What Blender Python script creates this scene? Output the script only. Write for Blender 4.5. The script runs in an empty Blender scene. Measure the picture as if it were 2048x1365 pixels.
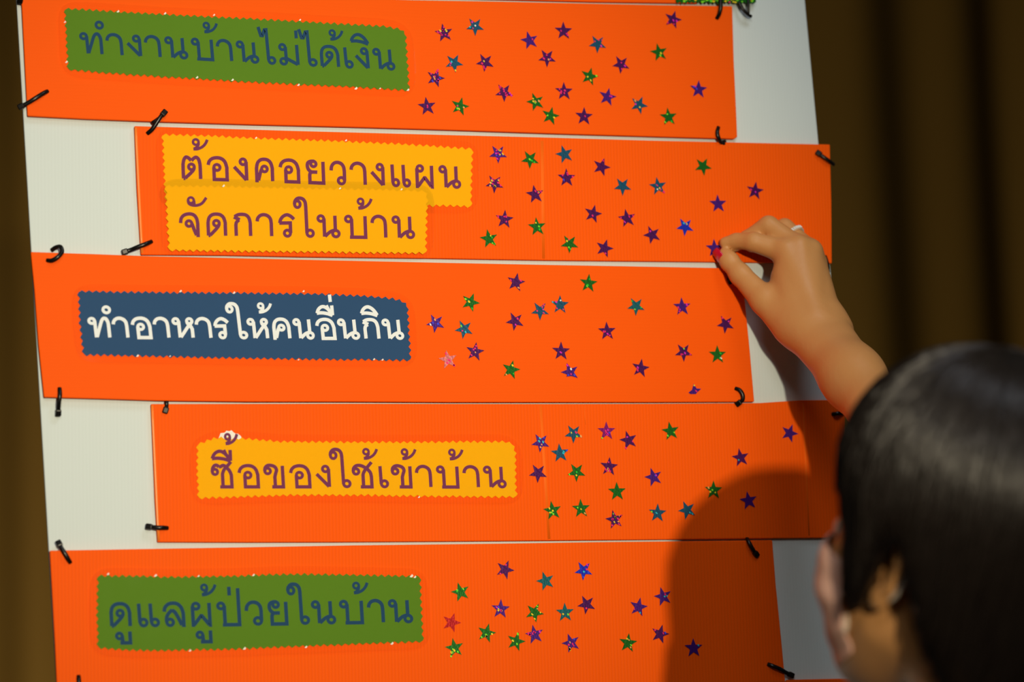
import bpy, bmesh, math, random
import numpy as np
from mathutils import Vector, Matrix

SC = bpy.context.scene
COL = SC.collection
random.seed(7)

# ------------------------------------------------------------------ camera
PPX, PPY, FPX, DIST, ZC = 1024.0, 682.5, 5500.0, 2.75, 1.58
def nrm(v):
    v = np.asarray(v, float); return v / np.linalg.norm(v)
HX = nrm((17833, 158.5, FPX))                 # the board's horizontal, seen from the camera
UX = nrm((-3516, -43772, FPX)); UX = nrm(UX - HX * (HX @ UX))
NX = np.cross(UX, HX)
def W(v):
    v = np.asarray(v, float); return np.array([HX @ v, NX @ v, UX @ v])
CAMP = np.array([0.0, 0.0, ZC]) - DIST * W((0, 0, 1))
def at(px, py, d=0.0):
    """point standing d metres in front of the board plane (y = 0)"""
    r = W(((px - PPX) / FPX, (py - PPY) / FPX, 1.0))
    return CAMP + (-d - CAMP[1]) / r[1] * r
cam = bpy.data.cameras.new('camera')
co = bpy.data.objects.new('camera', cam); COL.objects.link(co)
cx, cy, cz = W((1, 0, 0)), W((0, -1, 0)), W((0, 0, -1))
co.matrix_world = Matrix(((cx[0], cy[0], cz[0], CAMP[0]), (cx[1], cy[1], cz[1], CAMP[1]),
                          (cx[2], cy[2], cz[2], CAMP[2]), (0, 0, 0, 1)))
cam.sensor_fit = 'HORIZONTAL'; cam.sensor_width = 36.0; cam.lens = FPX / 2048 * 36
cam.clip_start = 0.05; cam.clip_end = 50
cam.dof.use_dof = True; cam.dof.focus_distance = DIST - 0.03; cam.dof.aperture_fstop = 2.6
SC.camera = co

# ------------------------------------------------------------------ light
SC.view_settings.view_transform = 'Standard'; SC.view_settings.look = 'None'
SC.view_settings.gamma = 1.0; SC.view_settings.use_curve_mapping = False
SC.view_settings.exposure = 0.0
wld = bpy.data.worlds.new('hall'); SC.world = wld; wld.use_nodes = True
bg = wld.node_tree.nodes['Background']
bg.inputs[0].default_value = (1.0, 0.86, 0.62, 1); bg.inputs[1].default_value = 0.03

def lamp(name, kind, loc, target, energy, color, **kw):
    l = bpy.data.lights.new(name, kind); l.energy = energy; l.color = color
    for k, v in kw.items(): setattr(l, k, v)
    o = bpy.data.objects.new(name, l); COL.objects.link(o); o.location = loc
    o.rotation_euler = (Vector(target) - Vector(loc)).to_track_quat('-Z', 'Y').to_euler()
    return o
AIM = at(600, 670)
lamp('stage_spot', 'SPOT', (-0.44, -4.0, 1.64), AIM, 530, (1.0, 0.86, 0.60), spot_size=math.radians(22.3), spot_blend=1.0, shadow_soft_size=0.045)
lamp('fill_lamp', 'AREA', (-1.0, -3.4, 3.0), (0.0, 0.0, 1.5), 20, (1.0, 0.95, 0.88), shape='DISK', size=0.9)  # added unseen fill, lifts the cast shadows
lamp('overhead_fill', 'AREA', (0.35, -1.25, 3.1), (0.25, -0.6, 1.4), 8, (0.86, 0.92, 1.0), shape='DISK', size=0.7)  # added unseen overhead fill, brightens the tops of fingers and hair
lamp('curtain_fill', 'AREA', (-0.6, 1.9, 0.25), (0.2, 4.2, 1.9), 120, (1.0, 0.84, 0.6), shape='DISK', size=0.8)  # added unseen uplight, only there to brighten the curtain

# ------------------------------------------------------------------ helpers
def nodes(m):
    m.use_nodes = True
    return m.node_tree.nodes, m.node_tree.links, m.node_tree.nodes['Principled BSDF']
def mat(name, col, rough=0.5, metal=0.0, spec=0.5, **kw):
    m = bpy.data.materials.new(name); n, l, b = nodes(m)
    b.inputs['Base Color'].default_value = (*col, 1); b.inputs['Roughness'].default_value = rough
    b.inputs['Metallic'].default_value = metal; b.inputs['Specular IOR Level'].default_value = spec
    for k, v in kw.items(): b.inputs[k].default_value = v
    return m
def add_noise_bump(m, scale, strength, dist=0.001, stretch=None):
    n, l, b = nodes(m)
    t = n.new('ShaderNodeTexCoord'); mp = n.new('ShaderNodeMapping'); nz = n.new('ShaderNodeTexNoise'); bp = n.new('ShaderNodeBump')
    if stretch: mp.inputs['Scale'].default_value = stretch
    nz.inputs['Scale'].default_value = scale
    l.new(t.outputs['Object'], mp.inputs[0]); l.new(mp.outputs[0], nz.inputs['Vector'])
    bp.inputs['Strength'].default_value = strength; bp.inputs['Distance'].default_value = dist
    l.new(nz.outputs['Fac'], bp.inputs['Height']); l.new(bp.outputs[0], b.inputs['Normal'])
    return nz
def fluted(name, col, axis, rough=0.6, strength=0.25, tint=0.05):
    """twin-wall plastic sheet: fine parallel flutes running across `axis`"""
    m = mat(name, col, rough, spec=0.09); n, l, b = nodes(m)
    t = n.new('ShaderNodeTexCoord'); wv = n.new('ShaderNodeTexWave'); bp = n.new('ShaderNodeBump')
    wv.wave_type = 'BANDS'; wv.bands_direction = axis; wv.inputs['Scale'].default_value = 95; wv.inputs['Distortion'].default_value = 0.15
    l.new(t.outputs['Object'], wv.inputs['Vector'])
    bp.inputs['Strength'].default_value = strength; bp.inputs['Distance'].default_value = 0.0006
    l.new(wv.outputs['Fac'], bp.inputs['Height']); l.new(bp.outputs[0], b.inputs['Normal'])
    mx = n.new('ShaderNodeMix'); mx.data_type = 'RGBA'
    mx.inputs['A'].default_value = (*[c * (1 - tint) for c in col], 1); mx.inputs['B'].default_value = (*[min(1, c * (1 + tint)) for c in col], 1)
    l.new(wv.outputs['Fac'], mx.inputs['Factor']); l.new(mx.outputs['Result'], b.inputs['Base Color'])
    return m

def mobj(name, verts, faces, mats, parent=None, fm=None, smooth=False):
    me = bpy.data.meshes.new(name)
    me.from_pydata([tuple(v) for v in verts], [], [tuple(f) for f in faces])
    if not isinstance(mats, (list, tuple)): mats = [mats]
    for m in mats: me.materials.append(m)
    if fm: me.polygons.foreach_set('material_index', fm)
    if smooth: me.polygons.foreach_set('use_smooth', [True] * len(me.polygons))
    me.update()
    o = bpy.data.objects.new(name, me); COL.objects.link(o)
    if parent: o.parent = parent; o.matrix_parent_inverse = Matrix.Translation(-parent.location)
    return o
def tag(o, label, cat, group=None, kind=None):
    o['label'] = label; o['category'] = cat
    if group: o['group'] = group
    if kind: o['kind'] = kind
    return o
def empty(name, loc, label, cat, group=None):
    o = bpy.data.objects.new(name, None); COL.objects.link(o); o.location = tuple(loc); o.empty_display_size = 0.02
    return tag(o, label, cat, group)
def recentre(o):
    """put the origin of a top-level mesh at its own centre"""
    me = o.data; c = sum((v.co for v in me.vertices), Vector()) / len(me.vertices)
    me.transform(Matrix.Translation(-c)); o.location = c
    return o
def slab(outline_px, d0, d1, V=None, F=None, bevel=0.0):
    """prism standing on the board: outline in photograph pixels, from d0 to d1 metres in front of the board"""
    V = [] if V is None else V; F = [] if F is None else F
    n = len(outline_px); b = len(V)
    P = [at(x, y, d1) for x, y in outline_px]
    area = sum(P[i][0] * P[(i + 1) % n][2] - P[(i + 1) % n][0] * P[i][2] for i in range(n))
    if area < 0: P = P[::-1]
    back = [np.array([p[0], -d0, p[2]]) for p in P]
    V += back + P
    F.append([b + n + i for i in range(n)]); F.append([b + i for i in reversed(range(n))])
    for i in range(n):
        j = (i + 1) % n
        F.append([b + i, b + j, b + n + j, b + n + i])
    return V, F
def flip_ok(o):
    bm = bmesh.new(); bm.from_mesh(o.data); bmesh.ops.recalc_face_normals(bm, faces=bm.faces); bm.to_mesh(o.data); bm.free()
def densify(pts, step, closed=False):
    out = []; n = len(pts)
    for i in range(n if closed else n - 1):
        a = np.array(pts[i], float); b = np.array(pts[(i + 1) % n], float)
        k = max(1, int(np.linalg.norm(b - a) / step))
        out += [a + (b - a) * j / k for j in range(k)]
    if not closed: out.append(np.array(pts[-1], float))
    return out
def smooth_curve(pts, n=8):
    """Catmull-Rom through the points"""
    P = [np.array(p, float) for p in pts]; P = [2 * P[0] - P[1]] + P + [2 * P[-1] - P[-2]]
    out = []
    for i in range(1, len(P) - 2):
        for k in range(n):
            t = k / n; a, b, c, d = P[i - 1:i + 3]
            out.append(0.5 * (2 * b + (c - a) * t + (2 * a - 5 * b + 4 * c - d) * t * t + (3 * b - a - 3 * c + d) * t ** 3))
    out.append(P[-2]); return out
def tube(path, rad, V, F, seg=8, flat=1.0, up=(0, -1, 0)):
    """swept tube; flat squeezes it along `up`"""
    path = [np.asarray(p, float) for p in path]; n = len(path); b = len(V); up = np.asarray(up, float)
    rs = rad if hasattr(rad, '__len__') else [rad] * n
    for i in range(n):
        t = nrm(path[min(i + 1, n - 1)] - path[max(i - 1, 0)])
        s = np.cross(t, up); s = nrm(s) if np.linalg.norm(s) > 1e-4 else nrm(np.cross(t, (1, 0, 0.01)))
        w = np.cross(s, t)
        for k in range(seg):
            a = 2 * math.pi * k / seg
            V.append(path[i] + rs[i] * (math.cos(a) * s + flat * math.sin(a) * w))
    for i in range(n - 1):
        for k in range(seg):
            k2 = (k + 1) % seg
            F.append([b + i * seg + k, b + i * seg + k2, b + (i + 1) * seg + k2, b + (i + 1) * seg + k])
    F.append([b + k for k in reversed(range(seg))]); F.append([b + (n - 1) * seg + k for k in range(seg)])
    return V, F
def obox(c, ax, ay, az, V, F):
    """box from its centre and three half-axis vectors"""
    b = len(V); c = np.asarray(c, float)
    for sx, sy, sz in ((-1, -1, -1), (1, -1, -1), (1, 1, -1), (-1, 1, -1), (-1, -1, 1), (1, -1, 1), (1, 1, 1), (-1, 1, 1)):
        V.append(c + sx * np.asarray(ax) + sy * np.asarray(ay) + sz * np.asarray(az))
    for f in ((0, 3, 2, 1), (4, 5, 6, 7), (0, 1, 5, 4), (1, 2, 6, 5), (2, 3, 7, 6), (3, 0, 4, 7)): F.append([b + i for i in f])
def bevel_mod(o, w, seg=2):
    m = o.modifiers.new('edge', 'BEVEL'); m.width = w; m.segments = seg; m.limit_method = 'ANGLE'; m.angle_limit = math.radians(50)

# ------------------------------------------------------------------ signed-distance bodies
def surface_net(f, lo, hi, h):
    """mesh of the zero level of f(X, Y, Z) on a grid of step h"""
    ax = [np.arange(lo[i], hi[i] + h, h, dtype=np.float32) for i in range(3)]
    X, Y, Z = np.meshgrid(*ax, indexing='ij')
    v = f(X, Y, Z).astype(np.float32)
    s = v < 0
    nx, ny, nz = v.shape
    corner = [(i, j, k) for i in (0, 1) for j in (0, 1) for k in (0, 1)]
    sub = lambda a, c: a[c[0]:nx - 1 + c[0], c[1]:ny - 1 + c[1], c[2]:nz - 1 + c[2]]
    cnt = sum(sub(s, c).astype(np.int8) for c in corner)
    act = np.argwhere((cnt > 0) & (cnt < 8))
    idx = -np.ones((nx - 1, ny - 1, nz - 1), np.int64)
    idx[act[:, 0], act[:, 1], act[:, 2]] = np.arange(len(act))
    acc = np.zeros((len(act), 3)); num = np.zeros(len(act))
    for c in corner:
        for a in range(3):
            if c[a]: continue
            d = list(c); d[a] = 1
            v0 = v[act[:, 0] + c[0], act[:, 1] + c[1], act[:, 2] + c[2]]; v1 = v[act[:, 0] + d[0], act[:, 1] + d[1], act[:, 2] + d[2]]
            m = (v0 < 0) != (v1 < 0)
            t = np.where(m, v0 / np.where(v0 - v1 == 0, 1, v0 - v1), 0)
            p = np.array(c, float)[None, :].repeat(len(act), 0); p[:, a] = t
            acc[m] += p[m]; num += m
    P = (act + acc / num[:, None]) * h + np.array([ax[0][0], ax[1][0], ax[2][0]])
    faces = []
    for a in range(3):
        b, c = (a + 1) % 3, (a + 2) % 3
        sl0 = [slice(None)] * 3; sl1 = [slice(None)] * 3; sl0[a] = slice(0, -1); sl1[a] = slice(1, None)
        e = np.argwhere(s[tuple(sl0)] != s[tuple(sl1)])
        e = e[(e[:, b] > 0) & (e[:, c] > 0) & (e[:, b] < v.shape[b] - 1) & (e[:, c] < v.shape[c] - 1)]
        inside = s[e[:, 0], e[:, 1], e[:, 2]]
        q = []
        for db, dc in ((-1, -1), (0, -1), (0, 0), (-1, 0)):
            g = e.copy(); g[:, b] += db; g[:, c] += dc
            q.append(idx[g[:, 0], g[:, 1], g[:, 2]])
        q = np.stack(q, 1); q[~inside] = q[~inside][:, ::-1]
        faces.append(q)
    return P, np.concatenate(faces)
def smin(a, b, k):
    hh = np.clip(0.5 + 0.5 * (b - a) / k, 0, 1)
    return b + (a - b) * hh - k * hh * (1 - hh)
def smax(a, b, k): return -smin(-a, -b, k)
def cone(X, Y, Z, a, b, ra, rb):
    """tapered capsule"""
    a = np.asarray(a, float); d = np.asarray(b, float) - a; L = float(d @ d) + 1e-12
    px, py, pz = X - np.float32(a[0]), Y - np.float32(a[1]), Z - np.float32(a[2])
    t = np.clip((px * d[0] + py * d[1] + pz * d[2]) / L, 0, 1).astype(np.float32)
    q = np.sqrt((px - t * np.float32(d[0])) ** 2 + (py - t * np.float32(d[1])) ** 2 + (pz - t * np.float32(d[2])) ** 2)
    return q - (ra + (rb - ra) * t)
def ellip(X, Y, Z, c, r):
    k = np.sqrt(((X - c[0]) / r[0]) ** 2 + ((Y - c[1]) / r[1]) ** 2 + ((Z - c[2]) / r[2]) ** 2)
    return (k - 1) * min(r) if False else (k - 1) * (r[0] * r[1] * r[2]) ** (1 / 3)

# ------------------------------------------------------------------ materials
M = {}
ORANGE = (0.94, 0.105, 0.0)
M['orange_x'] = fluted('orange twin-wall plastic upright flutes', ORANGE, 'X', strength=0.14, tint=0.035)
M['orange_z'] = fluted('orange twin-wall plastic level flutes', ORANGE, 'Z', strength=0.05, tint=0.006)
M['board'] = fluted('white twin-wall plastic', (0.63, 0.72, 0.74), 'X', rough=0.55, strength=0.05, tint=0.012)
M['crease'] = mat('orange fold crease', (0.97, 0.15, 0.005), 0.6, spec=0.15)
M['edge_highlight'] = mat('painted edge highlight', (0.98, 0.24, 0.03), 0.35, spec=0.4)  # paler than the strip: edge highlight put into the colour
M['tie'] = mat('black nylon', (0.004, 0.0035, 0.004), 0.3, spec=0.35)
def papermat(name, c):
    m = mat(name, c, 0.7, spec=0.08); add_noise_bump(m, 900, 0.08, 0.0002); return m
M['green'] = papermat('green card', (0.105, 0.235, 0.018))
M['yellow'] = papermat('yellow card', (0.90, 0.44, 0.002))
M['blue'] = papermat('blue card', (0.030, 0.085, 0.205))
M['ink_blue'] = mat('blue ink', (0.018, 0.068, 0.16), 0.7, spec=0.08)
M['ink_purple'] = mat('purple ink', (0.19, 0.042, 0.12), 0.7, spec=0.08)
M['ink_white'] = mat('white lettering', (0.82, 0.88, 0.95), 0.7, spec=0.1)
M['core'] = mat('white paper core', (0.88, 0.86, 0.84), 0.7)
fm_ = bpy.data.materials.new('clear laminate'); fm_.use_nodes = True
fn, fl = fm_.node_tree.nodes, fm_.node_tree.links
for x in list(fn): fn.remove(x)
fo = fn.new('ShaderNodeOutputMaterial'); fx = fn.new('ShaderNodeMixShader'); ft = fn.new('ShaderNodeBsdfTransparent'); fg = fn.new('ShaderNodeBsdfGlossy'); fr = fn.new('ShaderNodeFresnel')
fr.inputs[0].default_value = 1.22; ft.inputs[0].default_value = (0.985, 0.985, 0.98, 1); fg.inputs['Roughness'].default_value = 0.07
ftc = fn.new('ShaderNodeTexCoord'); fnz = fn.new('ShaderNodeTexNoise'); fbp = fn.new('ShaderNodeBump')
fnz.inputs['Scale'].default_value = 22; fnz.inputs['Detail'].default_value = 1; fbp.inputs['Strength'].default_value = 0.35; fbp.inputs['Distance'].default_value = 0.006
fl.new(ftc.outputs['Object'], fnz.inputs['Vector']); fl.new(fnz.outputs['Fac'], fbp.inputs['Height'])
fl.new(fbp.outputs[0], fg.inputs['Normal']); fl.new(fr.outputs[0], fx.inputs[0]); fl.new(ft.outputs[0], fx.inputs[1]); fl.new(fg.outputs[0], fx.inputs[2]); fl.new(fx.outputs[0], fo.inputs[0])
M['film'] = fm_
def foil(name, c, rough=0.34):
    m = mat(name, c, rough, metal=0.4, spec=0.3); n, l, b = nodes(m)
    t = n.new('ShaderNodeTexCoord'); vo = n.new('ShaderNodeTexVoronoi'); bp = n.new('ShaderNodeBump')
    vo.inputs['Scale'].default_value = 420; bp.inputs['Strength'].default_value = 0.22; bp.inputs['Distance'].default_value = 0.0005
    l.new(t.outputs['Object'], vo.inputs['Vector']); l.new(vo.outputs['Distance'], bp.inputs['Height']); l.new(bp.outputs[0], b.inputs['Normal'])
    return m
FC = {'purple': (0.070, 0.005, 0.105), 'violet': (0.065, 0.010, 0.22), 'green': (0.008, 0.13, 0.012), 'blue': (0.010, 0.085, 0.17),
      'teal': (0.008, 0.12, 0.15), 'royal blue': (0.012, 0.03, 0.55), 'magenta': (0.22, 0.008, 0.17), 'red': (0.42, 0.008, 0.012), 'pale pink': (0.62, 0.17, 0.19)}
for k, c in FC.items(): M['foil_' + k] = foil(k + ' prismatic foil', c)
GLINT_COL = {'p': (0.95, 0.02, 0.22), 'm': (0.85, 0.02, 0.60), 'y': (0.98, 0.72, 0.03), 'c': (0.03, 0.62, 0.80), 'l': (0.25, 0.95, 0.03), 'g': (0.02, 0.62, 0.03), 'b': (0.04, 0.07, 0.95), 'w': (0.95, 0.95, 0.9), 'o': (0.98, 0.42, 0.12)}
for k, c in GLINT_COL.items(): M['fleck_' + k] = mat('painted glint ' + k, c, 0.3, metal=0.25)  # coloured dots painted in place of the foil's glints

# ------------------------------------------------------------------ the hall behind
def curtain():
    V, F = [], []; nx, nz = 460, 6
    for i in range(nx + 1):
        x = -2.2 + 7.0 * i / nx
        y = 4.2 + 0.034 * math.sin(x * 21 + 0.7 * math.sin(x * 4.1)) + 0.025 * math.sin(x * 9.3 + 1.0)
        for j in range(nz + 1): V.append((x, y + 0.01 * math.sin(j * 1.3 + x * 6), 0.02 + 4.3 * j / nz))
    for i in range(nx):
        for j in range(nz):
            a = i * (nz + 1) + j; F.append((a, a + 1, a + nz + 2, a + nz + 1))
    m = mat('brown stage cloth', (0.07, 0.040, 0.006), 0.85, spec=0.1); add_noise_bump(m, 300, 0.2)
    o = mobj('stage_curtain', V, F, m, smooth=True)
    s = o.modifiers.new('cloth', 'SOLIDIFY'); s.thickness = 0.004
    tag(o, 'dark olive-brown pleated curtain hanging out of focus behind the display board', 'curtain')
curtain()
def structure(name, lo, hi, m):
    V, F = [], []; c = (np.array(lo) + np.array(hi)) / 2; d = (np.array(hi) - np.array(lo)) / 2
    obox(c, (d[0], 0, 0), (0, d[1], 0), (0, 0, d[2]), V, F)
    o = mobj(name, V, F, m); o['kind'] = 'structure'; return o
structure('floor', (-4, -5, -0.05), (5, 4.65, 0.0), mat('dark carpet', (0.05, 0.035, 0.025), 0.9))
structure('wall_back', (-4, 4.55, 0.0), (5, 4.65, 4.6), mat('brown wall', (0.10, 0.06, 0.02), 0.8))

# ------------------------------------------------------------------ the board
bl = at(33 - 0.0586 * 260, -260); br = at(1610 - 0.0952 * 260, -260)
bbl = at(113, 1365); bbr = at(1740, 1365)
def lerp_z(a, b, z): t = (z - a[2]) / (b[2] - a[2]); return a[0] + (b[0] - a[0]) * t
zb, zt = 0.0, float(bl[2])
quad = [(lerp_z(bl, bbl, zb), zb), (lerp_z(br, bbr, zb), zb), (lerp_z(br, bbr, zt), zt), (lerp_z(bl, bbl, zt), zt)]
V = [(x, 0.005, z) for x, z in quad] + [(x, 0.0, z) for x, z in quad]
F = [(4, 5, 6, 7), (3, 2, 1, 0)] + [(i, (i + 1) % 4, 4 + (i + 1) % 4, 4 + i) for i in range(4)]
board = mobj('display_board', V, F, M['board']); flip_ok(board); bevel_mod(board, 0.001)
tag(board, 'tall white corrugated plastic board carrying the orange strips', 'board')

# ------------------------------------------------------------------ orange strips
STRIPS = {
 1: ([(41.5, -28), (55, 232), (170, 238), (300, 243), (500, 249), (700, 254), (900, 260), (1100, 267), (1300, 273), (1468, 278), (1475, 274), (1473, 225), (1468, 120), (1465, 12), (1320, 10), (1180, 7), (1000, 3), (820, 0), (400, -14)],
     'z', 0.0016, 0.0062, 'orange plastic strip with the upper green card, topmost complete strip on the white board'),
 2: ([(269, 252), (274, 380), (282, 510), (450, 511), (600, 514), (860, 517), (1100, 521), (1400, 524), (1664, 527), (1663, 400), (1660, 289), (1480, 285), (1300, 281), (1100, 275), (900, 270), (600, 262)],
     'x', 0.0006, 0.0052, 'orange plastic strip holding two overlapping yellow cards, second from the top'),
 3: ([(61.5, 504), (69, 580), (77, 690), (88, 795), (200, 798), (320, 802), (500, 804), (700, 804), (900, 805), (1100, 805), (1300, 805), (1509, 804), (1500, 700), (1490, 600), (1486, 537), (1300, 533.5), (1100, 530), (900, 526), (600, 519.5), (300, 512.5), (180, 508)],
     'z', 0.0022, 0.0072, 'orange plastic strip with the blue card and white lettering'),
 4: ([(302, 808.5), (306, 900), (310, 1000), (315, 1085), (500, 1085.5), (660, 1085), (900, 1083.5), (1100, 1082), (1400, 1079), (1697, 1076), (1693, 950), (1690, 800), (1600, 801), (1520, 806.5), (1300, 808), (1100, 808.5), (700, 808)],
     'x', 0.0006, 0.0052, 'orange plastic strip with the single yellow card, partly hidden by the head'),
 5: ([(99.5, 1102), (104, 1180), (110, 1290), (114, 1376), (600, 1374), (1100, 1370), (1571, 1366), (1563, 1280), (1552, 1170), (1545, 1081), (1400, 1083), (1200, 1085), (1000, 1088), (700, 1091.5), (500, 1095), (300, 1098.5)],
     'x', 0.0016, 0.0062, 'orange plastic strip with the lower green card, crossed by the head shadow'),
 6: ([(345, 1380), (352, 1500), (1775, 1480), (1766, 1356.5), (1575, 1360.5), (1570, 1370), (1100, 1374)],
     'x', 0.0006, 0.0052, 'orange plastic strip just peeking in along the lower edge of the photo'),
 0: ([(300, -160), (310, -22), (600, -12), (820, -4.5), (1000, -1), (1180, 3.5), (1345, 6), (1395, 7), (1390, -150)],
     'z', 0.0006, 0.0050, 'orange plastic strip above the upper green card, only its bottom edge in view'),
}
FRONT = {k: s[3] for k, s in STRIPS.items()}
for k, (ol, ax, d0, d1, lab) in STRIPS.items():
    V, F = slab(ol, d0, d1)
    o = mobj('orange_strip', V, F, M['orange_' + ax]); flip_ok(o); recentre(o); bevel_mod(o, 0.0009)
    tag(o, lab, 'strip', 'orange strips tied across the board')
    def crease(pts, w, par):
        Vc, Fc = [], []
        tube([at(x, y, d1 - 0.0002) for x, y in pts], w * 1.9, Vc, Fc, seg=8, flat=0.16)
        c = mobj('crease', Vc, Fc, M['crease'], par, smooth=True)
    if k in (2, 4):          # highlight on the flutes' cut ends, painted as a paler strip
        e = [(x + 2.5, y) for x, y in ol[:4] if x < 320]; Vc, Fc = [], []
        tube([at(x, y, d1 - 0.0002) for x, y in densify([(e[0][0], e[0][1] + 3), (e[-1][0], e[-1][1] - 3)], 30)], 0.0013, Vc, Fc, seg=8, flat=0.3)
        mobj('cut_edge_highlight', Vc, Fc, M['edge_highlight'], o, smooth=True)
    if k == 2: crease([(1084, 282), (1085.5, 400), (1087, 518)], 0.0011, o)
    if k == 4:
        crease([(1081, 812), (1090, 950), (1098, 1079)], 0.0010, o); crease([(1168, 812), (1171, 850)], 0.0007, o); crease([(1606, 806), (1612, 940), (1618, 1072)], 0.0008, o)

# holographic trim over the top right, its glints painted as coloured dots
V, F = [], []
tp = [(1352, -60), (1352, 3)]; x = 1352
while x < 1508:
    tp += [(x + 4, 7 + random.uniform(-1, 2)), (x + 8, 3.5 + random.uniform(-1, 1))]; x += 8
tp += [(1512, 4), (1511, -60)]
slab(tp, 0.0070, 0.0074, V, F); fms = [0] * len(F)
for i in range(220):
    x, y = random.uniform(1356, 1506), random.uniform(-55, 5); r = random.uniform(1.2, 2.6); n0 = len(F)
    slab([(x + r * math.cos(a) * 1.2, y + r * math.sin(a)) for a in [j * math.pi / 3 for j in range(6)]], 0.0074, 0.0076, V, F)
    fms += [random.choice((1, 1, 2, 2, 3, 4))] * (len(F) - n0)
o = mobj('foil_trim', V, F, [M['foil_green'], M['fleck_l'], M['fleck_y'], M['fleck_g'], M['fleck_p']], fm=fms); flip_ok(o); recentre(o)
tag(o, 'glittering holographic foil trim with yellow and green flecks at the top edge', 'trim')

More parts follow.
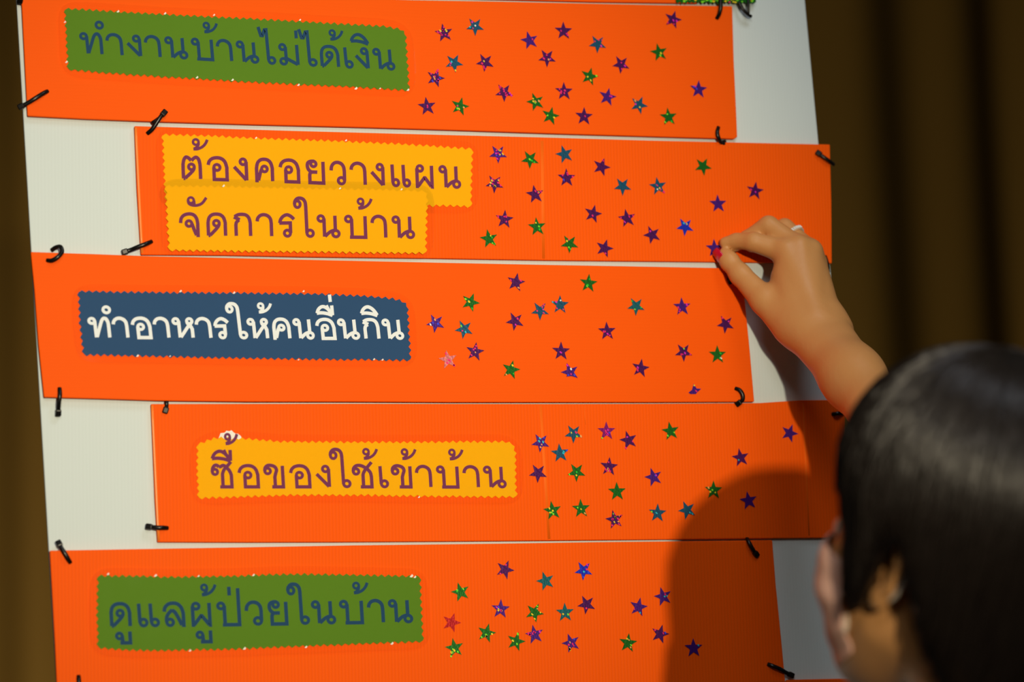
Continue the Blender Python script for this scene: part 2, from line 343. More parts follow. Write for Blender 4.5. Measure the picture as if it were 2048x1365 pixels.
# ------------------------------------------------------------------ Thai lettering: drawn strokes, x-height = 100
def C(cx, cy, r=11.5, ry=None):
    ry = ry or r
    return ('o', [(cx + r * math.cos(a), cy + ry * math.sin(a)) for a in [2 * math.pi * i / 20 for i in range(20)]])
def S(*p): return ('s', list(p))          # straight pieces
def B(*p): return ('b', list(p))          # smooth curve
I_TOP = B((6, 122), (13, 138), (26, 150), (41, 152), (57, 142), (69, 126), (75, 114))
I_BOT = B((5, 122), (28, 124), (54, 120), (76, 112))
G = {  # glyph: (width, strokes)
 'th': (92, [C(18, 81), S((30, 81), (31, 7)), B((33, 8), (46, 46), (58, 80), (67, 92), (77, 90), (84, 74), (85, 50)), S((85, 55), (85, 6.5))]),
 'aa': (68, [B((7, 66), (10, 79), (20, 90), (35, 93.5), (50, 88), (59, 76), (61.5, 58)), S((61.5, 62), (61.5, 6.5))]),
 'ng': (62, [C(43, 81), S((55.5, 81), (55.5, 6.5)), S((54, 8), (7, 60))]),
 'n':  (96, [C(18.5, 81), S((31, 81), (31, 7)), B((33, 8), (50, 24), (62, 31), (74, 34)), S((75, 93.5), (75, 32)), C(76.5, 20, 13)]),
 'b':  (91, [C(18.5, 81), S((31, 81), (31, 7)), S((22, 6.5), (84.5, 6.5), (84.5, 93.5))]),
 'p':  (91, [C(18.5, 81), S((31, 81), (31, 7)), S((22, 6.5), (84.5, 6.5), (84.5, 150))]),
 'ai': (75, [S((7, 163), (16, 126), (23, 126), (33, 152), (40, 153), (41, 20)), C(54.5, 20, 13)]),
 'ay': (84, [C(18, 138, 11.5, 13.5), B((6.5, 138), (9, 151), (18, 161), (30, 163), (42, 159), (50, 147), (52, 130)), S((52, 134), (53, 20)), C(66, 20, 13)]),
 'e':  (42, [S((6.5, 93.5), (8, 19)), C(21.5, 19.5, 13)]),
 'm':  (86, [C(18.5, 81), S((31, 81), (31, 19)), C(19.5, 19, 12.5), S((31, 33), (78, 8)), S((79, 93.5), (79, 6.5))]),
 'd':  (82, [B((6.5, 50), (7, 62), (12, 80), (24, 91), (41, 94), (57, 91), (69, 80), (75, 60), (75, 46)), S((6.5, 54), (6.5, 7)), S((75, 50), (75, 6.5)), C(40, 57), B((51, 54), (46, 43), (34, 29), (13, 8)), S((6.5, 7), (14, 7.5))]),
 't':  (82, [B((6.5, 50), (7, 64), (11, 82), (19, 92.5), (30, 89), (40, 79)), B((41, 79), (51, 89), (60, 93), (69, 86), (74, 68), (75, 48)), S((6.5, 54), (6.5, 7)), S((75, 52), (75, 6.5)), C(40, 54), B((51, 51), (46, 40), (34, 27), (13, 8)), S((6.5, 7), (14, 7.5))]),
 'o':  (86, [B((7, 64), (12, 79), (24, 90), (42, 94), (60, 90.5), (73, 78), (79.5, 56), (79.5, 48)), S((79.5, 52), (79.5, 6.5), (29, 6.5), (29, 55)), C(41, 55, 12)]),
 'kh': (78, [B((6.5, 46), (7, 60), (12, 79), (24, 91), (39, 94), (54, 91), (65, 80), (71, 60), (71, 46)), S((6.5, 50), (6.5, 7), (14, 7)), S((71, 50), (71, 6.5)), B((13, 8), (18, 26), (23, 44), (28, 54)), C(39, 55)]),
 'y':  (79, [C(32, 83, 11), B((36, 94), (22, 93.5), (10, 88), (6.5, 76), (9, 63), (17, 53), (24, 50)), S((20, 50), (47, 50)), B((25, 50), (17, 44), (15, 34)), S((15, 40), (15, 6.5), (72, 6.5), (72, 93.5))]),
 'w':  (68, [B((7, 60), (10, 77), (20, 90), (35, 94), (50, 89), (59, 76), (61.5, 58)), S((61.5, 62), (61, 20)), C(48, 20, 13)]),
 'ph': (74, [C(19, 81), S((6.5, 81), (6.5, 7), (13, 7)), S((10, 8), (36, 43), (39, 43), (64, 8)), S((67, 93.5), (67, 6.5), (62, 7))]),
 'j':  (82, [B((6.5, 57), (10, 76), (22, 89), (42, 94), (60, 90), (71, 76), (75, 56), (75, 46)), S((75, 50), (75, 7), (68, 7)), C(40, 55), B((51.5, 55), (56, 42), (62, 25), (69, 8))]),
 'k':  (80, [S((14, 6.5), (14, 54)), B((14, 50), (17, 62), (28, 71)), S((31, 72), (7, 83)), B((9, 84), (24, 92), (41, 94), (57, 91), (68, 80), (73, 60), (73, 46)), S((73, 50), (73, 6.5))]),
 'r':  (72, [B((67, 76), (54, 88), (38, 94), (22, 87), (11, 73), (8, 60)), S((6, 60), (51, 61), (51, 20)), C(37.5, 19, 12.5)]),
 'h':  (94, [C(18.5, 81), S((31, 81), (31, 7)), B((34, 8), (50, 30), (66, 52), (80, 68), (87, 77)), C(77, 81), B((66, 76), (72, 67), (81, 57), (86, 44)), S((86, 48), (86, 6.5))]),
 's':  (91, [C(17.5, 68, 11), B((6.5, 68), (9, 83), (17, 94), (27, 95), (35, 88)), B((35, 88), (43, 90), (50, 94), (58, 93), (68, 84), (78, 72), (84, 56), (84.5, 46)), S((84.5, 50), (84.5, 6.5), (36, 6.5)), B((86, 110), (72, 94), (58, 80), (49, 62), (48, 46)), S((48, 50), (48, 7))]),
 'ch': (87, [C(18, 71), B((6.5, 71), (9, 85), (20, 95), (36, 96), (52, 90), (66, 80), (77, 66), (80.5, 48)), S((80.5, 52), (80.5, 6.5), (34, 6.5)), B((84, 110), (70, 94), (55, 76), (47, 60), (46, 46)), S((46, 50), (46, 7))]),
 'kk': (85, [C(18, 72), B((6.5, 72), (9, 86), (20, 95), (36, 94.5), (49, 88), (54, 76), (50, 62), (46, 48), (46, 40)), S((46, 44), (46, 7)), S((33, 6.5), (78.5, 6.5), (78.5, 93.5))]),
 'l':  (86, [B((7, 61), (11, 77), (24, 90), (42, 94), (60, 90), (73, 76), (79, 56), (79.5, 44)), S((79.5, 48), (79.5, 7), (72, 7)), C(27.5, 19, 12.5), B((15, 19), (15, 36), (22, 52), (38, 68)), B((37, 67), (48, 58), (58, 40), (72, 8))]),
 'tho': (69, [C(17.5, 154, 11), B((28, 152), (26, 141), (18, 131), (8, 126)), B((7, 125.5), (24, 127), (43, 136), (56, 150), (63, 165))]),
 'an': (86, [C(18, 149, 11.5), B((6.5, 149), (10, 136), (24, 129), (44, 129), (63, 138), (80, 160)), S((29.5, 149), (31, 131))]),
 'ek': (16, [S((8, 122), (8, 156))]),
 'nik': (39, [C(19.5, 131, 13.5)]),
 'i':  (81, [I_TOP, I_BOT]),
 'ue': (83, [I_TOP, I_BOT, S((77, 158), (76, 113)), S((52, 158), (61, 136))]),
 'uu': (66, [C(17.5, -32, 11), S((28.5, -32), (30, -55)), S((20, -59), (59, -59), (59, -15))]),
}
PIV = {'tho': 140, 'an': 140, 'ek': 138, 'nik': 131, 'i': 132, 'ue': 134, 'uu': -38, 'ai': 80, 'ay': 80, 'p': 70}
def ribbon(pts, w, closed, d, V, F):
    P = [np.array(p, float) for p in pts]; n = len(P); b = len(V)
    if not closed:   # square the ends off
        P[0] = P[0]; P[-1] = P[-1]
    for i in range(n):
        if closed: a, c = P[i - 1], P[(i + 1) % n]
        else: a, c = P[max(i - 1, 0)], P[min(i + 1, n - 1)]
        t1 = P[i] - a if (closed or i > 0) else c - P[i]; t2 = c - P[i] if (closed or i < n - 1) else t1
        t1 = t1 / (np.linalg.norm(t1) + 1e-9); t2 = t2 / (np.linalg.norm(t2) + 1e-9)
        m = t1 + t2; lm = np.linalg.norm(m); m = m / lm if lm > 0.3 else t1
        nn = np.array([-m[1], m[0]]); k = 1 / max(0.55, abs(float(np.array([-t1[1], t1[0]]) @ nn)))
        for s in (1, -1):
            q = P[i] + s * nn * k * w / 2; V.append(at(q[0], q[1], d))
    for i in range(n if closed else n - 1):
        j = (i + 1) % n
        F.append((b + 2 * i, b + 2 * j, b + 2 * j + 1, b + 2 * i + 1))
def lettering(glyphs, base, xh, shear, d, material, parent, w=14.0):
    V, F = [], []
    bx = [p[0] for p in base]; by = [p[1] for p in base]
    for g in glyphs:
        name, xl, xr = g[:3]; dv = g[3] if len(g) > 3 else 0
        wid, st = G[name]; xs = (xr - xl) / wid; p0 = PIV.get(name, 50) + dv
        xm = np.interp((xl + xr) / 2, (bx[0], bx[-1]), (xh[0], xh[1])) / 100.0
        sw = w * xm * (0.84 if name in ('tho', 'an') else 1.0)
        for k_, (kind, pts) in enumerate(st):
            closed = kind == 'o'; dk = d + 0.00002 * k_
            if kind == 'b': pts = [tuple(q) for q in smooth_curve(pts, 6)]
            out = []
            for (u, v) in pts:
                v = v + dv; x = xl + u * xs - shear * (v - p0) * xm
                out.append((x, np.interp(xl + u * xs, bx, by) - v * xm))
            ribbon(out, sw * (0.86 if closed else 1.0), closed, dk, V, F)
    # every face looks out from the board
    o = mobj('lettering', V, F, material, parent)
    bm = bmesh.new(); bm.from_mesh(o.data)
    for f in bm.faces:
        f.normal_update()
        if f.normal.y > 0: f.normal_flip()
    bm.to_mesh(o.data); bm.free()
    return o

def pinked(sides, period=14.0, amp=5.2):
    """outline cut with pinking shears: zigzag along each side (sides in order, each a list of points)"""
    out = []
    for side in sides:
        P = densify(side, 1.0); L = [0.0]
        for a, b in zip(P[:-1], P[1:]): L.append(L[-1] + np.linalg.norm(b - a))
        k = max(2, int(round(L[-1] / period))); L = np.array(L); px = np.array([p[0] for p in P]); py = np.array([p[1] for p in P])
        for i in range(2 * k):
            t = L[-1] * i / (2 * k); q = np.array([np.interp(t, L, px), np.interp(t, L, py)]); q2 = np.array([np.interp(min(t + 3, L[-1]), L, px), np.interp(min(t + 3, L[-1]), L, py)]); q1 = np.array([np.interp(max(t - 3, 0), L, px), np.interp(max(t - 3, 0), L, py)])
            tn = nrm(q2 - q1); no = np.array([tn[1], -tn[0]])
            out.append(tuple(q + no * (amp / 2 if i % 2 else -amp / 2) * random.uniform(0.75, 1.1)))
    return out
def offset_ring(sides, off):
    P = densify([p for s in sides for p in s[:-1]], 12, True); n = len(P); out = []
    for i in range(n):
        t = nrm(P[(i + 2) % n] - P[i - 2]); no = np.array([t[1], -t[0]]); out.append(P[i] + no * off)
    for _ in range(2): out = [(out[i - 1] + 2 * out[i] + out[(i + 1) % n]) / 4 for i in range(n)]
    return [tuple(p) for p in out]
GRP = 'laminated word cards on the orange strips'
def card(strip, sides, material, ink, base, xh, shear, glyphs, label, flecks=(), lift=0.0, film_off=15, torn=None, w=14.0):
    d = FRONT[strip] + 0.0004 + lift
    allp = [p for s in sides for p in s]; cxp = sum(p[0] for p in allp) / len(allp); cyp = sum(p[1] for p in allp) / len(allp)
    root = empty('word_card', at(cxp, cyp, d), label, 'card', GRP)
    # order of the sides must be: top (left to right), right, bottom (right to left), left
    V, F = slab(pinked(sides), d, d + 0.0003); fmx = [0] * len(F)
    for (x, y, r) in flecks:
        n0 = len(F); slab([(x - r, y + r * 0.5), (x + r * 0.3, y - r), (x + r, y - r * 0.2), (x + r * 0.2, y + r * 0.7)], d + 0.0002, d + 0.00036, V, F); fmx += [1] * (len(F) - n0)
    p = mobj('paper', V, F, [M[material], M['core']], root, fm=fmx); flip_ok(p)
    if torn:
        Vt, Ft = slab(torn, d - 0.0001, d + 0.0002); t = mobj('torn_backing', Vt, Ft, M['core'], root); flip_ok(t); t['label'] = 'torn white paper edge above the card'
    lettering(glyphs, base, xh, shear, d + 0.00045, M[ink], root, w)
    Vf, Ff = slab(offset_ring(sides, film_off), d + 0.0006, d + 0.0008)
    f = mobj('laminate_film', Vf, Ff, M['film'], root); flip_ok(f)
    return root

card(1, [[(130, 17), (328, 29), (533, 39), (771, 53), (803, 59), (811, 68)], [(811, 68), (814, 110), (818, 181)], [(818, 181), (690, 173), (533, 166), (328, 154), (200, 145), (136, 139)], [(136, 139), (133, 80), (130, 17)]],
     'green', 'ink_blue', [(175, 110), (409, 121.5), (540, 130), (785, 142)], (46.5, 45.5), 0.085,
     [('th', 159, 206), ('nik', 189, 208), ('aa', 211, 246), ('ng', 252, 283), ('aa', 288, 322), ('n', 329, 376), ('b', 382, 427), ('tho', 405, 437), ('aa', 432, 465), ('n', 472, 518), ('ai', 516, 551), ('m', 557, 598), ('ek', 588, 596), ('ai', 597, 634), ('d', 640, 679), ('tho', 657, 688), ('e', 688, 707), ('ng', 709, 738), ('i', 699, 738), ('n', 745, 790)],
     'green zigzag-edged card with blue lettering on the topmost strip, under a shiny laminate',
     [(236, 23, 3), (330, 27, 3), (130, 44, 2.5), (133, 124, 3), (428, 30, 2.5), (600, 40, 2.5), (394, 155, 3), (465, 160, 3), (597, 170, 3), (712, 177, 3.5), (816, 180, 3), (760, 177, 2)])
card(2, [[(325, 269), (420, 272), (515, 277), (640, 281), (774, 287), (860, 292), (945, 298)], [(945, 298), (943, 360), (942, 414)], [(942, 414), (900, 412), (858, 412), (600, 408), (331, 402)], [(331, 402), (328, 340), (325, 269)]],
     'yellow', 'ink_purple', [(369, 360.5), (584, 367), (683, 371.5), (901, 378.5)], (50, 48.5), 0.04,
     [('t', 363, 404), ('tho', 383, 418), ('o', 413, 457), ('ng', 465, 496), ('kh', 510, 548), ('o', 557, 600), ('y', 612, 650), ('w', 659, 692), ('aa', 699, 733), ('ng', 740, 769), ('e', 782, 800), ('e', 804, 822), ('ph', 831, 867), ('n', 877, 922)],
     'yellow zigzag-edged card with purple lettering, the upper and wider of the overlapping pair',
     [(512, 276, 2.5), (692, 281, 2.5)], lift=0.0)
card(2, [[(331, 372), (450, 373), (611, 377), (750, 379), (850, 382)], [(850, 382), (855, 392), (853, 450), (852, 507)], [(852, 507), (720, 506), (600, 504), (460, 503), (338, 501)], [(338, 501), (334, 440), (331, 372)]],
     'yellow', 'ink_purple', [(395, 474.6), (575, 476), (716, 478), (807, 479)], (49.5, 48.5), 0.04,
     [('j', 358, 399), ('an', 373, 416), ('d', 413, 454), ('k', 465, 504), ('aa', 511, 546), ('r', 556, 591), ('ay', 587, 628), ('n', 633, 681), ('b', 688, 734), ('tho', 713, 746), ('aa', 741, 774), ('n', 783, 830)],
     'yellow zigzag-edged card with purple lettering, the lower of the overlapping pair',
     [(447, 372, 3), (680, 377, 2.5), (803, 379, 2.5)], lift=0.0014)
card(3, [[(157, 583), (300, 585), (431, 586), (626, 588), (720, 592), (782, 597), (806, 603), (815, 613)], [(815, 613), (818, 665), (821, 721)], [(821, 721), (620, 719), (431, 716), (300, 713), (167, 710)], [(167, 710), (160, 650), (157, 583)]],
     'blue', 'ink_white', [(192, 678.3), (290, 678.5), (370, 678.5), (513, 679.7), (780, 680.5)], (44.5, 43.3), 0.11,
     [('th', 176, 221), ('nik', 203, 222), ('aa', 224, 257), ('o', 262, 303), ('aa', 306, 339), ('h', 344, 388), ('aa', 390, 423), ('r', 427, 459), ('ay', 453, 493), ('h', 494, 537), ('tho', 514, 545), ('kh', 545, 581), ('n', 586, 628), ('o', 631, 671), ('ue', 631, 667), ('ek', 655.5, 664, 52), ('n', 675, 719), ('k', 724, 759), ('i', 720, 756), ('n', 764, 807)],
     'blue zigzag-edged card with white lettering at the centre left', [(361, 583, 3), (468, 586, 3), (607, 583, 2.5), (275, 712, 3), (340, 713, 2), (748, 719, 2.5), (765, 720, 2.5), (597, 720, 2)], w=15.5)
card(4, [[(395, 889), (432, 876), (494, 878), (557, 884), (700, 885), (846, 885), (940, 884), (1012, 884), (1025, 888)], [(1025, 888), (1031, 905), (1031, 950), (1033, 995)], [(1033, 995), (920, 994), (807, 993), (720, 991), (651, 991), (580, 991), (494, 994), (397, 997)], [(397, 997), (394, 940), (395, 889)]],
     'yellow', 'ink_purple', [(452, 977.6), (660, 977.5), (769, 977.5), (985, 978)], (48.8, 46.8), 0.06,
     [('s', 422, 466), ('ue', 421, 464), ('tho', 448, 477, 58), ('o', 475, 519), ('kk', 527, 569), ('o', 578, 622), ('ng', 630, 661), ('ay', 659, 701), ('ch', 704, 746), ('tho', 724, 757), ('e', 758, 778), ('kk', 782, 824), ('tho', 801, 834), ('aa', 830, 864), ('b', 872, 918), ('tho', 896, 928), ('aa', 925, 959), ('n', 966, 1013)],
     'yellow zigzag-edged card with purple lettering and a torn white edge, alone on its strip', [(838, 995, 2.5)],
     torn=[(437, 878), (441, 867), (449, 866), (453, 862), (459, 863), (463, 861), (468, 866), (472, 868), (476, 868), (482, 873), (484, 880), (470, 890), (445, 890)])
card(5, [[(196, 1152), (270, 1153), (334, 1155), (471, 1153), (540, 1150), (607, 1149), (720, 1151), (840, 1154)], [(840, 1154), (843, 1220), (846, 1284)], [(846, 1284), (760, 1287), (666, 1291), (560, 1295), (471, 1299), (314, 1302), (250, 1301), (196, 1296)], [(196, 1296), (194, 1220), (196, 1152)]],
     'green', 'ink_blue', [(226, 1256.7), (470, 1253.5), (558, 1252), (800, 1248)], (51.3, 50), 0.06,
     [('d', 219, 263), ('uu', 230, 264), ('e', 275, 297), ('e', 298, 320), ('l', 325, 370), ('ph', 382, 423), ('tho', 400, 434), ('uu', 391, 425), ('p', 432, 481), ('ek', 453.5, 462.5), ('w', 489, 526), ('y', 536, 576), ('ay', 574, 618), ('n', 622, 672), ('b', 678, 727), ('tho', 704, 738), ('aa', 734, 769), ('n', 776, 826)],
     'green zigzag-edged card with blue lettering on the lowest full strip', [(216, 1149, 3), (311, 1152, 3.5), (397, 1153, 2.5), (507, 1151, 3), (823, 1153, 4), (830, 1155, 3), (784, 1288, 3.5), (612, 1295, 3), (489, 1298, 3.5), (380, 1302, 3)], film_off=16)

# ------------------------------------------------------------------ foil stars: x, y, colour, turn (degrees), flecks painted as glints
ST = {
 1: [(888, 66, 'purple', -10, 'pppyyp' * 2), (950, 53, 'blue', 36, 'pmcw'), (1059, 81, 'violet', -14, 'p'), (1127, 62, 'purple', 0, 'ppp'), (1195, 88, 'blue', -32, 'pppm'), (1346, 39, 'purple', 17, 'mppm'), (1318, 105, 'green', -12, 'ly'),
     (908, 126, 'blue', 28, 'pmyc'), (970, 125, 'purple', -29, 'ppppy'), (1094, 116, 'purple', -34, 'ppmo'), (1242, 129, 'purple', -30, 'ppm'), (1179, 153, 'green', 15, 'yly'), (871, 156, 'purple', 18, 'pppmbbo' * 2), (1008, 185, 'purple', 36, 'ppppm' * 2),
     (1128, 183, 'purple', 0, 'ppppp'), (1397, 179, 'violet', 4, 'mbb'), (1215, 194, 'violet', 13, 'pm'), (854, 213, 'purple', -7, 'pp'), (920, 213, 'green', 15, 'opyl'), (1071, 204, 'green', -18, 'yyloo'), (1101, 232, 'green', 14, 'yl'), (1168, 233, 'purple', 3, 'p'),
     (1278, 210, 'blue', 25, 'ymo'), (1337, 234, 'green', -5, 'llg')],
 2: [(996, 308, 'violet', 36, 'ppymyb' * 2), (1060, 319, 'green', -32, 'lgg'), (1129, 309, 'blue', -16, ''), (1203, 334, 'purple', 20, 'p'), (1406, 333, 'green', 30, ''), (989, 368, 'purple', -32, 'pppyyo' * 2), (1133, 356, 'purple', 0, 'ppppb'), (1070, 389, 'purple', -8, 'pppy'),
     (1245, 373, 'blue', -35, ''), (1316, 373, 'blue', -8, 'pppyw'), (1510, 382, 'purple', 9, 'mp'), (1436, 408, 'violet', -2, ''), (1009, 439, 'purple', 6, 'pppp'), (1186, 428, 'purple', 15, 'p'), (1254, 437, 'purple', -10, 'pppm'), (1074, 454, 'green', -5, 'lyg'),
     (1370, 454, 'royal blue', -30, 'bcy'), (1304, 470, 'purple', -22, 'm'), (978, 478, 'green', -10, 'lyggl'), (1139, 488, 'green', -33, 'ypgl'), (1209, 497, 'purple', 18, 'p'), (1429, 497, 'violet', -2, '')],
 3: [(1032, 565, 'purple', 12, 'ppo'), (1177, 567, 'green', 6, 'lgg'), (941, 605, 'green', 22, 'ylg'), (871, 647, 'violet', -27, 'bbow'), (928, 659, 'blue', -26, 'lpc'), (1030, 643, 'purple', -26, 'pm'), (1080, 622, 'blue', -34, 'ppppm'), (1120, 610, 'blue', 2, 'cwmpp'),
     (1214, 663, 'purple', -2, 'mppp'), (1272, 613, 'teal', -32, 'ggl'), (1364, 614, 'violet', -2, 'ppmm'), (1451, 649, 'purple', -28, 'pm'), (896, 720, 'pale pink', -10, 'pppppp'), (950, 704, 'purple', 10, 'ppppo'), (1022, 740, 'green', 15, 'oyg'), (1122, 703, 'purple', 2, 'm'),
     (1140, 745, 'violet', -18, 'bbwmp'), (1281, 737, 'purple', 11, 'pmp'), (1367, 705, 'purple', 36, 'ppplm'), (1435, 710, 'green', 0, 'ggw'), (1389, 780, 'violet', 8, 'py')],
 4: [(1081, 886, 'violet', -30, 'cccboo'), (1147, 868, 'blue', -33, 'oypl'), (1213, 863, 'magenta', 0, 'mmmppbl'), (1257, 881, 'purple', -14, 'ppm'), (1341, 863, 'green', -8, 'll'), (1579, 867, 'violet', 22, ''), (1120, 907, 'blue', -5, 'ccb'), (1076, 947, 'purple', -31, ''), (1153, 945, 'green', -33, 'lyg'),
     (1218, 934, 'purple', 6, 'pppppoo'), (1481, 916, 'purple', -9, 'c'), (1307, 955, 'violet', -16, 'bm'), (1234, 984, 'green', -1, ''), (1427, 981, 'green', 2, 'yyol'), (1105, 1022, 'green', -8, 'yylyl'), (1162, 1018, 'green', -2, 'yol'), (1229, 1040, 'purple', -11, 'ppppylo' * 2),
     (1315, 1027, 'blue', 4, 'lc'), (1374, 1021, 'blue', -22, 'cc'), (1497, 1002, 'violet', -8, '')],
 5: [(1010, 1140, 'purple', 24, 'pp'), (1091, 1163, 'teal', -16, ''), (1167, 1142, 'royal blue', -30, 'mbcbp'), (921, 1185, 'green', -15, 'llg'), (1001, 1219, 'violet', 5, 'yypomb'), (1069, 1226, 'green', 28, 'yyylo'), (1130, 1226, 'teal', -1, 'yl'), (1173, 1210, 'purple', -26, 'p'),
     (1277, 1215, 'violet', 14, 'cp'), (1326, 1194, 'violet', -14, 'ccp'), (903, 1246, 'red', 20, ''), (973, 1267, 'green', 17, 'yyllw'), (1032, 1284, 'green', 18, 'lly'), (1069, 1270, 'violet', -10, 'ppppppmm'), (909, 1297, 'green', -10, 'lllyyl'), (1142, 1287, 'violet', -18, 'ppppyyob'),
     (1256, 1287, 'green', 8, 'ooyl'), (1320, 1269, 'purple', 18, 'ppb'), (1387, 1297, 'violet', 0, 'c')]}
SNAME = {1: 'strip with the top green card', 2: 'strip with two yellow cards', 3: 'strip with the blue card', 4: 'strip with one yellow card', 5: 'strip with the bottom green card'}
ORD = ['first', 'second', 'third', 'fourth', 'fifth', 'sixth', 'seventh', 'eighth', 'ninth', 'tenth', 'eleventh', 'twelfth']
FN = {'p': 'pink', 'm': 'pink', 'y': 'yellow', 'c': 'cyan', 'l': 'lime', 'g': 'bright', 'b': 'blue', 'w': 'white', 'o': 'orange'}
def in_poly(x, y, P):
    r = False
    for i in range(len(P)):
        (x1, y1), (x2, y2) = P[i - 1], P[i]
        if (y1 > y) != (y2 > y) and x < (x2 - x1) * (y - y1) / (y2 - y1) + x1: r = not r
    return r
PXM = 0.000505            # metres per photograph pixel at the board
for k, lst in ST.items():
    by_col = {}
    for s in sorted(lst): 
        c = 'purple' if s[2] in ('purple', 'violet', 'magenta') else ('blue' if s[2] in ('blue', 'teal', 'royal blue') else s[2])
        by_col.setdefault(c, []).append(s)
    for s in lst:
        x, y, colr, turn, fl = s; d = FRONT[k] + 0.0003
        R, r = 19.5 * PXM, 8.0 * PXM
        P = []
        for i in range(10):
            a = math.radians(turn + 36 * i); q = (R if i % 2 == 0 else r); P.append((q * math.sin(a), q * math.cos(a)))
        whole = list(P)
        if (x, y) == (1389, 780): P = [(-0.0068, -0.0030), (-0.0028, -0.0002), (-0.0006, 0.0062), (0.0022, 0.0012), (0.0072, 0.0010), (0.0026, -0.0028), (0.0012, -0.0044), (-0.0044, -0.0044)]
        if (x, y) == (1140, 745): P = P[:5] + [P[5], (-0.004, -0.0045)] + P[7:]
        c0 = at(x, y, d)
        n = len(P); V = [(px, 0, pz) for px, pz in P] + [(px, -0.0003, pz) for px, pz in P] + [(0, -0.00045, 0)] if False else [(px, 0, pz) for px, pz in P] + [(px, -0.0003, pz) for px, pz in P]
        F = [list(range(n)), list(range(2 * n - 1, n - 1, -1))] + [(i, n + i, n + (i + 1) % n, (i + 1) % n) for i in range(n)]
        mats = [M['foil_' + colr]]; fmx = [0] * len(F); slots = {}
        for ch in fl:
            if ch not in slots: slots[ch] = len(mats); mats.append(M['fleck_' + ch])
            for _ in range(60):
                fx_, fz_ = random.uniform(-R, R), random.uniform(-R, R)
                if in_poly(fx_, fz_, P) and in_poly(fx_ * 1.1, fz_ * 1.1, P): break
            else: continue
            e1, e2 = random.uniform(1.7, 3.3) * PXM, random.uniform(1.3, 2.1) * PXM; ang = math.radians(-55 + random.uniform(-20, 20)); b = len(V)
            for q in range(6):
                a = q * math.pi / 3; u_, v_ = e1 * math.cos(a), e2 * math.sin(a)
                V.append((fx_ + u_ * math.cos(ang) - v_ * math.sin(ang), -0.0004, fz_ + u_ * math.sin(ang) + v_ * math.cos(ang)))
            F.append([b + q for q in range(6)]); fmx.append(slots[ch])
        o = mobj('foil_star', V, F, mats, fm=fmx); flip_ok(o); o.location = c0
        base = 'purple' if colr in ('purple', 'violet', 'magenta') else ('blue' if colr in ('blue', 'teal', 'royal blue') else colr)
        same = by_col[base]; i = same.index(s)
        kinds = []
        for ch in fl:
            if FN[ch] not in kinds: kinds.append(FN[ch])
        look = f' with {kinds[0]} flecks' if kinds else ''
        side, rank = ('left', i) if i < (len(same) + 1) // 2 else ('right', len(same) - 1 - i)
        rank_txt = (ORD[rank] + ' ' + base) if rank else ('leftmost ' + base if side == 'left' else 'rightmost ' + base)
        lab = f"{base} star{look}, {rank_txt}{' from ' + side if rank else ''} on {SNAME[k]}" if len(same) > 1 else f"{base} foil star, the only {base} one on the {SNAME[k]}"
        if (x, y) == (1429, 497): lab = 'purple star pinched under the fingertips at the edge of the orange strip'
        if (x, y) == (1389, 780): lab = 'torn half of a purple star near the bottom of the strip with the blue card'
        if (x, y) == (1497, 1002): lab = 'purple star lying inside the shadow of the head on the strip with one yellow card'
        if (x, y) == (1387, 1297): lab = 'dark purple star inside the head shadow on the strip with the bottom green card'
        if len(lab.split()) > 16: lab = lab.replace(' foil', '').replace(' the ', ' ')
        tag(o, lab, 'star', 'foil stars stuck on the orange strips')

# ------------------------------------------------------------------ cable ties: path of (x, y, lift mm) from the hole to the lock
def tie(path, head, label, tail=None, w=0.0021):
    """path points in pixels with height above the board in mm; head = (x, y, mm) of the lock, or None"""
    p0 = path[0]; root = empty('cable_tie', at(p0[0], p0[1], p0[2] / 1000), label, 'cable tie', 'black cable ties holding the strips')
    V, F = [], []
    pts = smooth_curve([at(x, y, h / 1000) for x, y, h in (path + [head] if head else path)], 6); tube(pts, w, V, F, seg=8, flat=0.62)
    mobj('strap', V, F, M['tie'], root, smooth=True)
    if head:
        a = at(*path[-1][:2], path[-1][2] / 1000); c = at(head[0], head[1], head[2] / 1000); t = nrm(c - a) if np.linalg.norm(c - a) > 1e-5 else np.array([1., 0, 0])
        s = nrm(np.cross(t, (0, -1, 0))); u = np.cross(s, t)
        V, F = [], []; obox(c, t * 0.0032, s * 0.0028, u * 0.0024, V, F)
        h = mobj('lock', V, F, M['tie'], root); flip_ok(h); bevel_mod(h, 0.0011, 2)
    if tail:
        V, F = [], []; tube(smooth_curve([at(x, y, h / 1000) for x, y, h in tail], 5), w * 0.8, V, F, seg=6, flat=0.5)
        mobj('tail', V, F, M['tie'], root, smooth=True)
    return root
tie([(46, -22, 6), (44, -12, 9), (41, -4, 8)], (40, 1, 6), 'black cable tie at the top left corner, cut by the edge of the photo')
tie([(96, 182, 5.6), (86, 187, 9), (70, 197, 9.5), (54, 207, 7)], (42, 213, 5), 'black cable tie at lower left of the topmost strip, lock sticking out over the curtain')
tie([(294, 268, 4.8), (305, 258, 8), (315, 243, 10), (322, 233, 10.5)], (328, 226, 10), 'black cable tie at upper left of the strip with two yellow cards', tail=[(324, 232, 9), (313, 240, 9), (304, 246, 7)])
tie([(93, 521, 6.6), (104, 521, 10), (116, 514, 12), (124, 504, 11), (121, 494, 9), (112, 495, 5), (103, 501, 1.5)], None, 'black cable tie looped over the upper left edge of the blue card strip')
tie([(304, 483, 4.8), (292, 488, 9), (276, 494, 8), (262, 500, 5)], (250, 504, 4), 'black cable tie at lower left of the strip with two yellow cards')
tie([(119, 776, 6.8), (120, 790, 10), (118, 805, 9), (117, 818, 6)], (116.5, 826, 4.5), 'black cable tie at lower left of the blue card strip, lock hanging over white')
